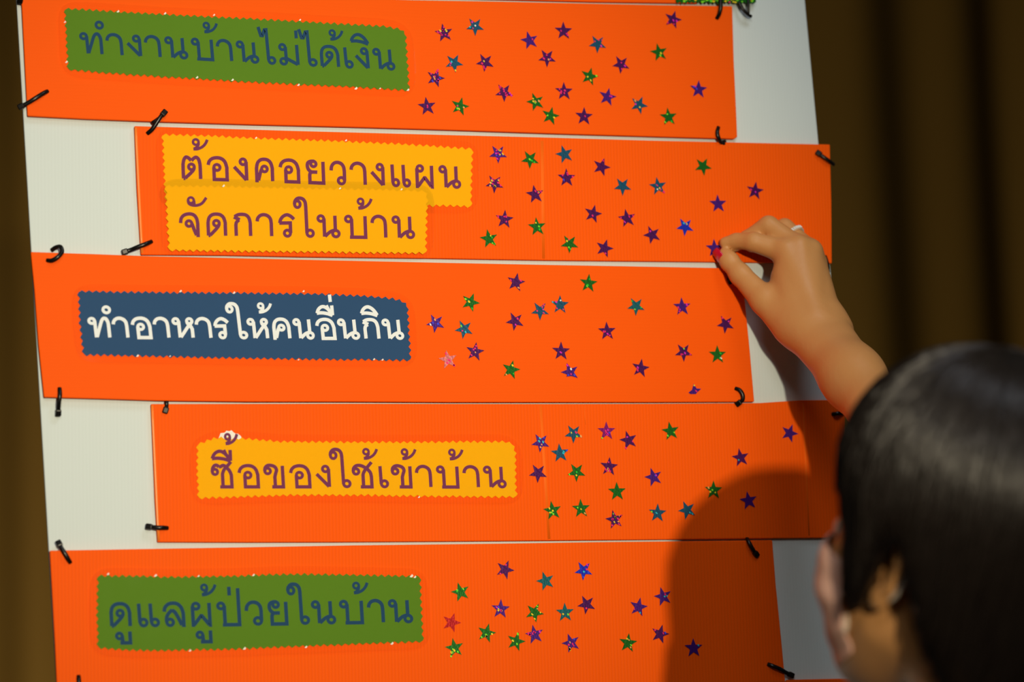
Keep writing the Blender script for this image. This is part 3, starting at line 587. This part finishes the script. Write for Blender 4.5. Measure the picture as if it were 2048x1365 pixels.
tie([(333, 798, 3), (333.5, 806, 6.5), (333, 815, 6)], (331, 821, 5.6), 'short black cable tie at upper left of the strip with one yellow card', w=0.0019)
tie([(336, 1057, 4.8), (326, 1056, 8), (315, 1056, 8)], (298, 1054, 5), 'black cable tie at lower left of the strip with one yellow card')
tie([(141, 1127, 5.8), (136, 1118, 9), (129, 1106, 9.5), (123, 1097, 8)], (118, 1088, 6), 'black cable tie at upper left of the strip with the bottom green card')
tie([(157, 1352, 5.8), (158, 1362, 9), (159, 1380, 9)], (159, 1388, 7), 'black cable tie just entering the photo at the lower left edge')
tie([(1433, 38, 5.8), (1439, 27, 10), (1442, 12, 12), (1441, -6, 11), (1440, -20, 9)], None, 'black cable tie hanging from the top edge beside the foil trim')
tie([(1478, 4, 9), (1486, 18, 10), (1496, 29, 9), (1503, 33, 7)], None, 'black cable tie tail bent to a point below the foil trim', tail=[(1496, -5, 9), (1497, 10, 10), (1497, 27, 9)], w=0.0018)
tie([(1437, 254, 5.8), (1435, 265, 9.5), (1438, 277, 9), (1443, 286, 5)], (1447, 286, 3), 'black cable tie at lower right of the topmost strip')
tie([(1668, 329, 2), (1661, 324, 8), (1650, 316, 9)], (1637, 307, 7), 'black cable tie at the upper right corner of the strip with two yellow cards')
tie([(1650, 512, 4.8), (1654, 524, 9), (1656, 536, 9), (1657, 546, 5)], None, 'black cable tie behind the knuckles at the right end of the strip')
tie([(1454, 530, 5), (1456, 542, 10), (1459, 554, 10)], (1460, 562, 7.2), 'black cable tie below the thumb in the shadow of the hand')
tie([(1470, 777, 6.8), (1480, 781, 10), (1486, 791, 11), (1485, 801, 10)], (1477, 807, 7), 'curved black cable tie at lower right of the strip with the blue card')
tie([(1664, 829, 4.8), (1672, 828, 8), (1680, 827, 8), (1694, 825, 3)], None, 'short black cable tie at the right end of the strip, beside the hair')
tie([(1494, 1077, 4.8), (1498, 1085, 9), (1504, 1096, 10), (1508, 1103, 9)], (1512, 1109, 7.5), 'black cable tie in the head shadow at the upper right corner of a strip')
tie([(1535, 1329, 5.8), (1546, 1333, 9), (1560, 1339, 9.5), (1572, 1346, 7)], (1582, 1351, 5), 'black cable tie in the head shadow near the lower right corner of a strip')
tie([(1731, 1368, 4.8), (1728, 1358, 8), (1724, 1349, 8)], (1722, 1344, 6), 'black cable tie below the chin at the bottom right of the board')

# ------------------------------------------------------------------ the person
SKIN = mat('warm brown skin', (0.58, 0.28, 0.098), 0.45, spec=0.4)
SKIN.node_tree.nodes['Principled BSDF'].inputs['Subsurface Weight'].default_value = 0.06
SKIN.node_tree.nodes['Principled BSDF'].inputs['Subsurface Radius'].default_value = (0.008, 0.003, 0.0015)
add_noise_bump(SKIN, 170, 0.30, 0.0008)
HAIR = mat('black-brown hair', (0.012, 0.008, 0.006), 0.36, spec=0.6)
MASK = mat('pale pink mask cloth', (0.86, 0.52, 0.41), 0.85, spec=0.2); add_noise_bump(MASK, 700, 0.15, 0.0003)
LOOP = mat('white elastic', (0.66, 0.58, 0.48), 0.8)
SHIRT = mat('dark shirt cloth', (0.02, 0.018, 0.02), 0.85, spec=0.2)
TROUS = mat('dark trouser cloth', (0.02, 0.02, 0.028), 0.9, spec=0.2)
SHOE = mat('black shoe leather', (0.015, 0.012, 0.012), 0.4)
NAIL = mat('red nail polish', (0.55, 0.006, 0.03), 0.18, spec=0.6)
SILVER = mat('silver', (0.95, 0.93, 0.88), 0.3, metal=0.35)

RT, FWD = W((1, 0, 0)), W((0, 0, 1)); RT = nrm((RT[0], RT[1], 0)); FWD = nrm((FWD[0], FWD[1], 0))
HD = 0.68                                        # the head's distance from the board
TURN = math.radians(48)                          # how far the face is turned away from the profile
Fh = nrm(-math.cos(TURN) * RT + math.sin(TURN) * FWD); Lv = np.array([-Fh[1], Fh[0], 0.0])
PITCH = math.radians(20)                        # chin lifted
Fv = math.cos(PITCH) * Fh + math.sin(PITCH) * np.array([0, 0, 1.0]); Uv = math.cos(PITCH) * np.array([0, 0, 1.0]) - math.sin(PITCH) * Fh
EAR = at(1771, 1124, HD)
HO = EAR - 0.080 * Lv + 0.0 * Fv
def hw(f, l, u): return HO + f * Fv + l * Lv + u * Uv
def hw0(f, l, u): return HO + f * Fh + l * Lv + np.array([0, 0, u])
def head_local(X, Y, Z):
    x, y, z = X - HO[0], Y - HO[1], Z - HO[2]
    return x * Fv[0] + y * Fv[1] + z * Fv[2], x * Lv[0] + y * Lv[1], x * Uv[0] + y * Uv[1] + z * Uv[2]
def sdf_face(f, l, u):
    a = np.abs(l)
    d = ellip(f, l, u, (-0.012, 0, 0.045), (0.100, 0.078, 0.095))
    d = smin(d, ellip(f, l, u, (0.032, 0, -0.025), (0.066, 0.064, 0.092)), 0.03)
    d = smin(d, cone(f, a, u, (0.012, 0.048, -0.052), (0.055, 0.013, -0.093), 0.020, 0.019), 0.03)
    d = smin(d, cone(f, a, u, (0.060, 0.040, -0.028), (0.052, 0.044, -0.040), 0.026, 0.024), 0.02)
    d = smin(d, cone(f, a, u, (0.082, 0.012, 0.024), (0.068, 0.046, 0.020), 0.012, 0.010), 0.015)
    d = smax(d, -ellip(f, a, u, (0.102, 0.033, 0.004), (0.016, 0.016, 0.011)), 0.01)
    d = smin(d, cone(f, l, u, (0.092, 0, 0.008), (0.110, 0, -0.034), 0.007, 0.012), 0.012)
    d = smin(d, cone(f, a, u, (0.098, 0, -0.036), (0.096, 0.014, -0.038), 0.009, 0.008), 0.006)
    d = smin(d, cone(f, a, u, (0.093, 0, -0.060), (0.083, 0.020, -0.062), 0.0065, 0.005), 0.006)
    d = smin(d, cone(f, a, u, (0.089, 0, -0.072), (0.080, 0.016, -0.071), 0.0075, 0.005), 0.006)
    return d
def sdf_head(f, l, u):
    a = np.abs(l)
    d = sdf_face(f, l, u)
    # ears: rim, lobe and hollow
    e = ellip(f, a, u, (-0.004, 0.078, 0.003), (0.016, 0.005, 0.025))
    rim = [(0.010, 0.080, 0.016), (0.006, 0.088, 0.029), (-0.008, 0.093, 0.034), (-0.022, 0.095, 0.024), (-0.025, 0.093, 0.004), (-0.016, 0.088, -0.018), (-0.004, 0.083, -0.030)]
    for p, q in zip(rim[:-1], rim[1:]): e = smin(e, cone(f, a, u, p, q, 0.0046, 0.0046), 0.003)
    e = smin(e, ellip(f, a, u, (-0.004, 0.083, -0.028), (0.010, 0.006, 0.010)), 0.005)
    d = smin(d, e, 0.005)
    return smax(d, -ellip(f, a, u, (-0.008, 0.094, 0.000), (0.009, 0.009, 0.013)), 0.004)

# arm and hand: pixel, pixel, metres from the board, radius
def A(x, y, d): return at(x, y, d)
WR = A(1632, 657, 0.085)
HANDP = {
 'i1': (1571, 504, .050), 'i2': (1507, 484, .035), 'i3': (1473, 482, .020), 'i4': (1450, 486, .0135),
 'm1': (1598, 497, .053), 'm2': (1537, 452, .032), 'm3': (1494, 478, .016), 'm4': (1470, 491, .015),
 'r1': (1621, 504, .050), 'r2': (1569, 456, .024), 'r3': (1526, 478, .0155), 'r4': (1503, 493, .0165),
 'p1': (1631, 526, .044), 'p2': (1598, 492, .022), 'p3': (1566, 503, .0165), 'p4': (1546, 508, .0165),
 't1': (1578, 650, .070), 't2': (1530, 602, .050), 't3': (1480, 549, .028), 't4': (1450, 512, .0155)}
HP = {k: A(*v) for k, v in HANDP.items()}
ELB = A(1850, 955, .285)
SHR = hw0(-0.055, 0, -0.245) + 0.175 * nrm((0.93, 0.36, 0)) + np.array([0, 0, 0.0])
def sdf_arm(X, Y, Z):
    def K(a, b, ra, rb): return cone(X, Y, Z, a, b, ra, rb)
    def finger(n, r):
        d = K(HP[n + '1'], HP[n + '2'], r[0], r[1])
        d = smin(d, K(HP[n + '2'], HP[n + '3'], r[1] * 0.98, r[2]), 0.0025)
        return smin(d, K(HP[n + '3'], HP[n + '4'], r[2], r[3]), 0.003)
    idx = finger('i', (.0120, .0100, .0079, .0062)); mid = finger('m', (.0118, .0105, .0085, .0068))
    rin = finger('r', (.0112, .0098, .0080, .0066)); pin = finger('p', (.0100, .0085, .0072, .0060))
    fing = smin(smin(idx, mid, 0.0018), smin(rin, pin, 0.0018), 0.0018)
    bx = lambda x, y, d: A(x, y, d)
    palm = K(bx(1604, 655, .082), HP['i1'], .019, .0125)
    palm = smin(palm, K(bx(1622, 656, .088), HP['m1'], .018, .0122), 0.008)
    palm = smin(palm, K(bx(1642, 650, .086), HP['r1'], .017, .0115), 0.008)
    palm = smin(palm, K(bx(1655, 640, .080), HP['p1'], .0145, .0105), 0.009)
    palm = smin(palm, K(bx(1620, 640, .070), bx(1600, 545, .040), .022, .014), 0.012)
    palm = smin(palm, K(bx(1566, 560, .050), bx(1585, 640, .072), .0125, .018), 0.010)
    th = K(HP['t1'], HP['t2'], .0185, .0142)
    th = smin(th, K(HP['t2'], HP['t3'], .0142, .0108), 0.006)
    th = smin(th, K(HP['t3'], HP['t4'], .0108, .0082), 0.005)
    th = smin(th, ellip(X, Y, Z, HP['t4'] * 0.7 + HP['t3'] * 0.3, (.0105, .0095, .0105)), 0.004)
    hand = smin(smin(palm, fing, 0.007), smin(palm, th, 0.0085), 0.0012)
    # tendons and knuckles
    for n in 'imr': hand = smin(hand, K(HP[n + '1'] + np.array([-.002, -.0070, .002]), A(1630, 632, .0965), .0066, .0050), 0.009)
    fore = K(A(1610, 668, .086), A(1700, 760, .152), .0205, .0235)
    fore = smin(fore, K(A(1654, 647, .084), A(1712, 750, .152), .0190, .0220), 0.02)
    fore = smin(fore, K(A(1706, 755, .152), ELB, .0255, .037), 0.025)
    fore = smin(fore, K(ELB, SHR, .042, .050), 0.02)
    # bone at the outside of the wrist
    fore = smin(fore, ellip(X, Y, Z, A(1684, 662, .092), (.008, .008, .008)), 0.015)
    return smin(hand, fore, 0.016)

SHL = hw0(-0.055, 0, -0.245) - 0.175 * nrm((0.93, 0.36, 0)) + np.array([0, 0, -0.03])
NB = hw0(-0.055, 0, -0.23)
HIP = np.array([NB[0] - 0.0, NB[1] - 0.03, 0.88])
BR = nrm((0.93, 0.36, 0)); BF = nrm((-0.36, 0.93, 0))
body_parts = []
lo = np.minimum.reduce([HP['i4'], HP['t4'], ELB, SHR]) - 0.06; hi = np.maximum.reduce([HP['i4'], HP['p1'], ELB, SHR]) + 0.06
lo2 = np.array([min(p[0] for p in HP.values()) - 0.02, -0.14, min(p[2] for p in HP.values()) - 0.05]); 
# fine grid for the hand and forearm, the upper arm is inside the sleeve
fa = lambda X, Y, Z: sdf_arm(X, Y, Z)
ALO = np.array([HP['t4'][0] - 0.018, ELB[1] - 0.05, ELB[2] - 0.05]); AHI = np.array([ELB[0] + 0.05, -0.004, HP['m2'][2] + 0.02])
PA, FA = surface_net(fa, ALO, AHI, 0.0021)
hx = [HO[0] - 0.17, HO[1] - 0.17, HO[2] - 0.27]; hx2 = [HO[0] + 0.17, HO[1] + 0.17, HO[2] + 0.16]
def sdf_neck(X, Y, Z):
    d = cone(X, Y, Z, hw0(-0.012, 0, -0.035), hw0(-0.046, 0, -0.20), 0.057, 0.053)
    return smin(d, cone(X, Y, Z, hw0(-0.048, 0, -0.19), hw0(-0.055, 0, -0.27), 0.060, 0.085), 0.04)
PH, FH = surface_net(lambda X, Y, Z: smin(sdf_head(*head_local(X, Y, Z)), sdf_neck(X, Y, Z), 0.025), hx, hx2, 0.0034)
# torso, other arm and legs, all of it under clothes
LEL = SHL + np.array([-0.02, -0.02, -0.27]); LWR = LEL + BF * 0.08 + np.array([0, 0, -0.22])
KN = [HIP + s * 0.085 * BR + BF * 0.02 - np.array([0, 0, 0.42]) for s in (1, -1)]; AN = [k - BF * 0.02 - np.array([0, 0, 0.38]) for k in KN]
def sdf_torso(X, Y, Z, g=0.0):
    K = lambda a, b, ra, rb: cone(X, Y, Z, a, b, ra + g, rb + g)
    d = K(NB - np.array([0, 0, 0.02]), NB - np.array([0, 0, 0.06]), .06, .08)
    for s, sh in ((1, SHR), (-1, SHL)):
        d = smin(d, K(NB - np.array([0, 0, 0.06]), sh, .055, .052), 0.03)
        d = smin(d, K(sh - np.array([0, 0, 0.03]) - s * BR * 0.06, HIP + s * 0.07 * BR + np.array([0, 0, 0.10]), .085, .085), 0.05)
    d = smin(d, K(HIP + 0.05 * BR, HIP - 0.05 * BR, .105, .105), 0.05)
    return d
def sdf_larm(X, Y, Z, g=0.0):
    d = cone(X, Y, Z, SHL, LEL, .050 + g, .042 + g); return smin(d, cone(X, Y, Z, LEL, LWR, .042 + g, .028 + g), 0.02)
def sdf_lhand(X, Y, Z):
    t = nrm(LWR - LEL); d = cone(X, Y, Z, LWR, LWR + t * 0.07, .024, .026)
    for i in range(4):
        o = BF * (0.027 - 0.018 * i); a = LWR + t * 0.075 + o; m = a + t * 0.045 + BR * 0.008; L = (0.022, 0.03, 0.026, 0.014)[i]
        d = smin(d, cone(X, Y, Z, a, m, .0095, .0085), 0.006); d = smin(d, cone(X, Y, Z, m, m + t * L + BR * 0.012, .0085, .007), 0.004)
    a = LWR + t * 0.02 + BF * 0.02; d = smin(d, cone(X, Y, Z, a, a + t * 0.04 + BF * 0.03, .014, .0105), 0.008)
    return smin(d, cone(X, Y, Z, a + t * 0.04 + BF * 0.03, a + t * 0.07 + BF * 0.032, .0105, .008), 0.004)
def sdf_legs(X, Y, Z, g=0.0):
    d = None
    for s, k, an in ((1, KN[0], AN[0]), (-1, KN[1], AN[1])):
        q = smin(cone(X, Y, Z, HIP + s * 0.08 * BR, k, .092 + g, .060 + g), cone(X, Y, Z, k, an, .058 + g, .040 + g * 1.6), 0.03)
        d = q if d is None else np.minimum(d, q)
    return smin(d, cone(X, Y, Z, HIP + 0.05 * BR, HIP - 0.05 * BR, .105 + g, .105 + g), 0.05)
BLO = np.minimum.reduce([SHL, SHR, HIP, LWR, AN[0], AN[1]]) - np.array([.17, .17, .05]); BHI = np.maximum.reduce([SHL, SHR, HIP]) + np.array([.17, .17, .10])
PB, FB = surface_net(lambda X, Y, Z: np.minimum(sdf_torso(X, Y, Z), np.minimum(smin(sdf_larm(X, Y, Z), sdf_lhand(X, Y, Z), 0.01), sdf_legs(X, Y, Z))), BLO, BHI, 0.011)
PU, FU = surface_net(lambda X, Y, Z: cone(X, Y, Z, ELB, SHR, .042, .050), np.minimum(ELB, SHR) - 0.06, np.maximum(ELB, SHR) + 0.06, 0.008)

FEET = (AN[0] + AN[1]) / 2
person = empty('person', (HIP[0], HIP[1], 0.0), 'masked person with short black hair reaching up to press a star onto the board', 'person')
nA, nH, nB = len(PA), len(PH), len(PB)
Vall = np.concatenate([PA, PH, PB]); Fall = np.concatenate([FA, FH + nA, FB + nA + nH])
body = mobj('body', Vall.tolist(), Fall.tolist(), SKIN, person, smooth=True)
sm = body.modifiers.new('soften', 'SMOOTH'); sm.factor = 0.5; sm.iterations = 3
body['label'] = 'bare forearm, hand, neck and half-hidden face'

# clothes
def cloth(name, f, lo, hi, h, m):
    P, Fc = surface_net(f, lo, hi, h); o = mobj(name, P.tolist(), Fc.tolist(), m, person, smooth=True)
    s = o.modifiers.new('soften', 'SMOOTH'); s.factor = 0.5; s.iterations = 2; return o
def f_shirt(X, Y, Z):
    d = sdf_torso(X, Y, Z, 0.014); d = smin(d, sdf_larm(X, Y, Z, 0.014), 0.02)
    d = np.where(Z < LEL[2] + 0.04, np.maximum(d, -cone(X, Y, Z, LEL + np.array([0, 0, 0.02]), LWR - np.array([0, 0, .1]), .075, .075)), d)
    mid = SHR * 0.55 + ELB * 0.45
    d = smin(d, cone(X, Y, Z, SHR, mid, .066, .066), 0.02)
    d = np.maximum(d, HIP[2] - 0.06 - Z)
    return np.maximum(d, -cone(X, Y, Z, NB + np.array([0, 0, 0.0]), NB + np.array([0, 0, 0.15]), .066, .085))
cloth('shirt', f_shirt, BLO, BHI + np.array([0.05, 0.12, 0.02]), 0.010, SHIRT)
cloth('trousers', lambda X, Y, Z: np.maximum(sdf_legs(X, Y, Z, 0.012), np.maximum(0.05 - Z, Z - HIP[2] - 0.03)), BLO - np.array([0, 0, 0.05]), np.array([BHI[0], BHI[1], HIP[2] + 0.1]), 0.013, TROUS)
for an in AN:
    toe = np.array([an[0], an[1], 0.0]) + BF * 0.15; hl = np.array([an[0], an[1], 0.0]) - BF * 0.045
    cloth('shoe', lambda X, Y, Z: np.maximum(smin(cone(X, Y, Z, hl + np.array([0, 0, .035]), toe + np.array([0, 0, .022]), .040, .036), cone(X, Y, Z, an * [1, 1, 0] + np.array([0, 0, .05]), an * [1, 1, 0] + np.array([0, 0, .10]), .046, .048), 0.02), 0.0005 - Z), np.minimum(toe, hl) - [.07, .07, .02], np.maximum(toe, hl) + [.07, .07, .16], 0.007, SHOE)

# eyes behind the fringe
for s in (1, -1):
    V, F = [], []; c = hw(0.083, 0.033 * s, 0.004)
    bm = bmesh.new(); bmesh.ops.create_uvsphere(bm, u_segments=20, v_segments=12, radius=0.0118); bmesh.ops.translate(bm, verts=bm.verts, vec=c)
    me = bpy.data.meshes.new('eye'); bm.to_mesh(me); bm.free(); me.materials.append(mat('eye white', (0.7, 0.68, 0.62), 0.2)); me.materials.append(mat('dark iris', (0.02, 0.012, 0.008), 0.15))
    for p in me.polygons:
        p.use_smooth = True
        if (np.array(p.center) - c) @ Fv > 0.0102: p.material_index = 1
    o = bpy.data.objects.new('eye', me); COL.objects.link(o); o.parent = person; o.matrix_parent_inverse = Matrix.Translation(-person.location)
    V, F = [], []; tube([hw(0.094, 0.016 * s, 0.022), hw(0.093, 0.030 * s, 0.027), hw(0.082, 0.047 * s, 0.023)], [0.002, 0.003, 0.0015], V, F, seg=6)
    mobj('eyebrow', V, F, HAIR, person, smooth=True)

# hair: a cap with a lower rim that follows the hairline, and fine locks laid over it
HC = np.array([-0.018, 0.0, 0.045]); HR = np.array([0.124, 0.114, 0.129])
def rim_u(az):
    """height of the hair's lower edge by azimuth from the face (degrees, 0..180)"""
    a = abs((az + 180) % 360 - 180)
    return np.interp(a, [0, 25, 45, 55, 62, 74, 82, 89, 98, 106, 116, 130, 155, 180], [.050, .050, .042, .022, -.030, -.040, -.018, .020, .022, -.020, -.055, -.085, -.118, -.125])
def hair_r(az, u):
    """horizontal distance of the hair's surface from its axis"""
    c, s = math.cos(math.radians(az)), math.sin(math.radians(az)); t = (u - HC[2]) / HR[2]
    base = 1 / math.sqrt((c / HR[0]) ** 2 + (s / HR[1]) ** 2)
    if t >= 0: k = math.sqrt(max(0.0, 1 - min(1, t) ** 2.5))
    else:
        low = (HC[2] - u) / 0.17
        a = abs((az + 180) % 360 - 180)
        k = 1 - np.interp(a, [0, 60, 85, 110, 140, 180], [.14, .22, .34, .36, .36, .40]) * low ** 1.0
    a = abs((az + 180) % 360 - 180)
    k *= 1 - np.interp(a, [0, 50, 66, 75], [.04, .06, .04, 0.0]) * np.interp(u, [0.040, 0.070], [1, 0])
    return base * k
NA, NT = 128, 26
def hair_pt(az, t, lift=0.0):
    """t = 0 at the crown, 1 at the rim"""
    top, bot = HC[2] + HR[2] * 0.9995, rim_u(az)
    ang = t * math.pi / 2 * 1.0
    if bot < HC[2]:
        L1 = 0.20; L2 = HC[2] - bot; q = t * (L1 + L2)
        u = HC[2] + HR[2] * math.cos(q / L1 * math.pi / 2) if q < L1 else HC[2] - (q - L1)
    else:
        u = HC[2] + HR[2] * math.cos(t * math.acos((bot - HC[2]) / HR[2]))
    r = hair_r(az, min(u, top)) + lift
    return HC[0] + r * math.cos(math.radians(az)), r * math.sin(math.radians(az)), u + lift * (0.9 if t < 0.4 else 0.2)
V, F = [], []
for i in range(NA):
    az = 360 * i / NA
    for j in range(NT + 1):
        f_, l_, u_ = hair_pt(az, 0.012 + 0.988 * j / NT, 0.0012 * math.sin(az * 0.61 + 3 * math.sin(az * 0.13)) * min(1, j / 6)); V.append(hw(f_, l_, u_))
for i in range(NA):
    k = (i + 1) % NA
    for j in range(NT): F.append((i * (NT + 1) + j, i * (NT + 1) + j + 1, k * (NT + 1) + j + 1, k * (NT + 1) + j))
F.append([i * (NT + 1) for i in reversed(range(NA))])
cap = mobj('hair', V, F, HAIR, person, smooth=True); flip_ok(cap)
sd = cap.modifiers.new('depth', 'SOLIDIFY'); sd.thickness = 0.012; sd.offset = -1
V, F = [], []; rng = random.Random(3)
for q in range(2600):
    az = rng.uniform(0, 360); t0 = rng.choice((0.02, 0.1, 0.2, 0.3)) + rng.uniform(0, 0.12); t1 = min(1.035, t0 + rng.uniform(0.45, 1.0))
    if rng.random() < 0.5: t1 = rng.uniform(0.94, 1.04)
    sway = rng.uniform(-9, 9); lf = rng.uniform(0.0002, 0.0030); pts = []
    for j in range(8):
        t = t0 + (t1 - t0) * j / 7
        f_, l_, u_ = hair_pt(az + sway * (j / 7) ** 1.5, min(t, 1.0), lf * math.sin(math.pi * (0.12 + 0.8 * j / 7)))
        if t > 1: u_ -= (t - 1) * 0.2
        pts.append(hw(f_, l_, u_))
    r0 = rng.uniform(0.0004, 0.0011); tube(pts, [r0 * (0.4 + math.sin(math.pi * min(1, 0.15 + 0.85 * j / 7))) for j in range(8)], V, F, seg=4)
locks = mobj('lock_of_hair', V, F, HAIR, cap, smooth=True); locks['kind'] = 'stuff'
locks.parent = cap; locks.matrix_parent_inverse = Matrix.Identity(4)

# face mask: sheet standing a little off the lower face
NAZ, NU = 44, 22
def march(az, u):
    c, s = math.cos(az), math.sin(az); r = np.linspace(0.17, 0.02, 151, dtype=np.float32)
    d = sdf_face(r * c, r * s, np.full_like(r, u)); k = np.argmax(d < 0.004); return r[k] if (d < 0.004).any() else 0.06
RR = np.zeros((NAZ + 1, NU + 1)); AZ = np.zeros_like(RR); UU = np.zeros_like(RR)
for i in range(NAZ + 1):
    a = math.radians(-64 + 128 * i / NAZ)
    tu = 0.004 - 0.020 * abs(a / math.radians(64)) ** 1.3; lu = -0.112 + 0.030 * abs(a / math.radians(64)) ** 2
    for j in range(NU + 1):
        u_ = tu + (lu - tu) * j / NU; AZ[i, j] = a; UU[i, j] = u_; RR[i, j] = march(a, max(u_, -0.104)) - max(0, (-0.098 - u_)) * 1.2 - 0.008 * max(0, j / NU - 0.35)
for _ in range(10):
    Q = np.pad(RR, 1, mode='edge'); S4 = (Q[:-2, 1:-1] + Q[2:, 1:-1] + Q[1:-1, :-2] + Q[1:-1, 2:]) / 4; RR = np.maximum(0.5 * RR + 0.5 * S4, RR - 0.001)
V, F = [], []
for i in range(NAZ + 1):
    for j in range(NU + 1):
        r = RR[i, j] + 0.0025 + 0.0012 * math.sin(j / NU * math.pi * 6)
        V.append(hw(r * math.cos(AZ[i, j]), r * math.sin(AZ[i, j]), UU[i, j]))
for i in range(NAZ):
    for j in range(NU): a = i * (NU + 1) + j; F.append((a, a + 1, a + NU + 2, a + NU + 1))
mk = mobj('face_mask', V, F, MASK, person, smooth=True); sd = mk.modifiers.new('cloth', 'SOLIDIFY'); sd.thickness = 0.0012
mk['label'] = 'pale pink face mask over nose and chin'
def mp(i, j): r = RR[i, j] + 0.003; return hw(r * math.cos(AZ[i, j]), r * math.sin(AZ[i, j]), UU[i, j])
for s, i in ((1, NAZ), (-1, 0)):
    V, F = [], []
    top = [mp(i, 1), hw(0.040, 0.073 * s, 0.004), hw(0.016, 0.084 * s, 0.020), hw(-0.006, 0.089 * s, 0.038), hw(-0.026, 0.087 * s, 0.012), hw(-0.018, 0.083 * s, -0.022), hw(0.010, 0.078 * s, -0.036), hw(0.034, 0.068 * s, -0.046), mp(i, NU - 5)]
    tube(smooth_curve(top, 6), 0.0019, V, F, seg=8)
    lo_ = mobj('ear_loop', V, F, LOOP, mk, smooth=True); lo_.matrix_parent_inverse = Matrix.Identity(4); lo_['label'] = 'white elastic ear loop'

# red thumbnail, other nails, ring
def nail(tip, prev, out, wid, length, m):
    ax = nrm(HP[tip] - HP[prev]); o_ = np.asarray(out, float); o_ = nrm(o_ - ax * (o_ @ ax)); sd_ = np.cross(ax, o_)
    V, F = [], []; nu, nv = 8, 8
    for a in range(nu + 1):
        for b in range(nv + 1):
            u_ = a / nu * 2 - 1; v_ = b / nv; th = u_ * 1.05
            wv = wid * (1 - 0.35 * max(0, v_ - 0.7) / 0.3)
            V.append(HP[tip] + ax * (length * (v_ - 0.35)) + o_ * (wid * 1.12 * math.cos(th) - 0.0012 * max(0, v_ - 0.6)) + sd_ * wv * 1.05 * math.sin(th))
    for a in range(nu):
        for b in range(nv): k = a * (nv + 1) + b; F.append((k, k + 1, k + nv + 2, k + nv + 1))
    o = mobj('fingernail', V, F, m, person, smooth=True); s_ = o.modifiers.new('nail', 'SOLIDIFY'); s_.thickness = 0.0007; return o
tn = nail('t4', 't3', -RT * 0.75 - np.array([0, 0, 0.75]) - FWD * 0.45, 0.0080, 0.0150, NAIL); tn['label'] = 'red painted thumbnail'
nail('i4', 'i3', np.array([0.25, 1.0, -0.35]), 0.0055, 0.0110, NAIL)
nail('m4', 'm3', np.array([-0.3, 0.8, 0.3]), 0.0060, 0.0110, NAIL)
rc = HP['r2'] * 0.62 + HP['r1'] * 0.38; rx = nrm(HP['r1'] - HP['r2']); ra_ = nrm(np.cross(rx, (0, -1, 0.2))); rb_ = np.cross(rx, ra_)
V, F = [], []; ring_pts = [rc + 0.0112 * (math.cos(t) * ra_ + math.sin(t) * rb_) for t in np.linspace(0, 2 * math.pi, 37)]
tube(ring_pts, 0.0013, V, F, seg=8)
for k in range(-3, 4):
    dirv = nrm(-FWD * 0.8 + np.array([0, 0, 0.5])); dirv = nrm(dirv - rx * (dirv @ rx)); sdv = np.cross(rx, dirv); a = k * 0.22
    p = rc + 0.0122 * (math.cos(a) * dirv + math.sin(a) * sdv); obox(p, rx * 0.0018, sdv * 0.0011, dirv * 0.0013, V, F)
mobj('finger_ring', V, F, SILVER, person)['label'] = 'silver ring on the ring finger'
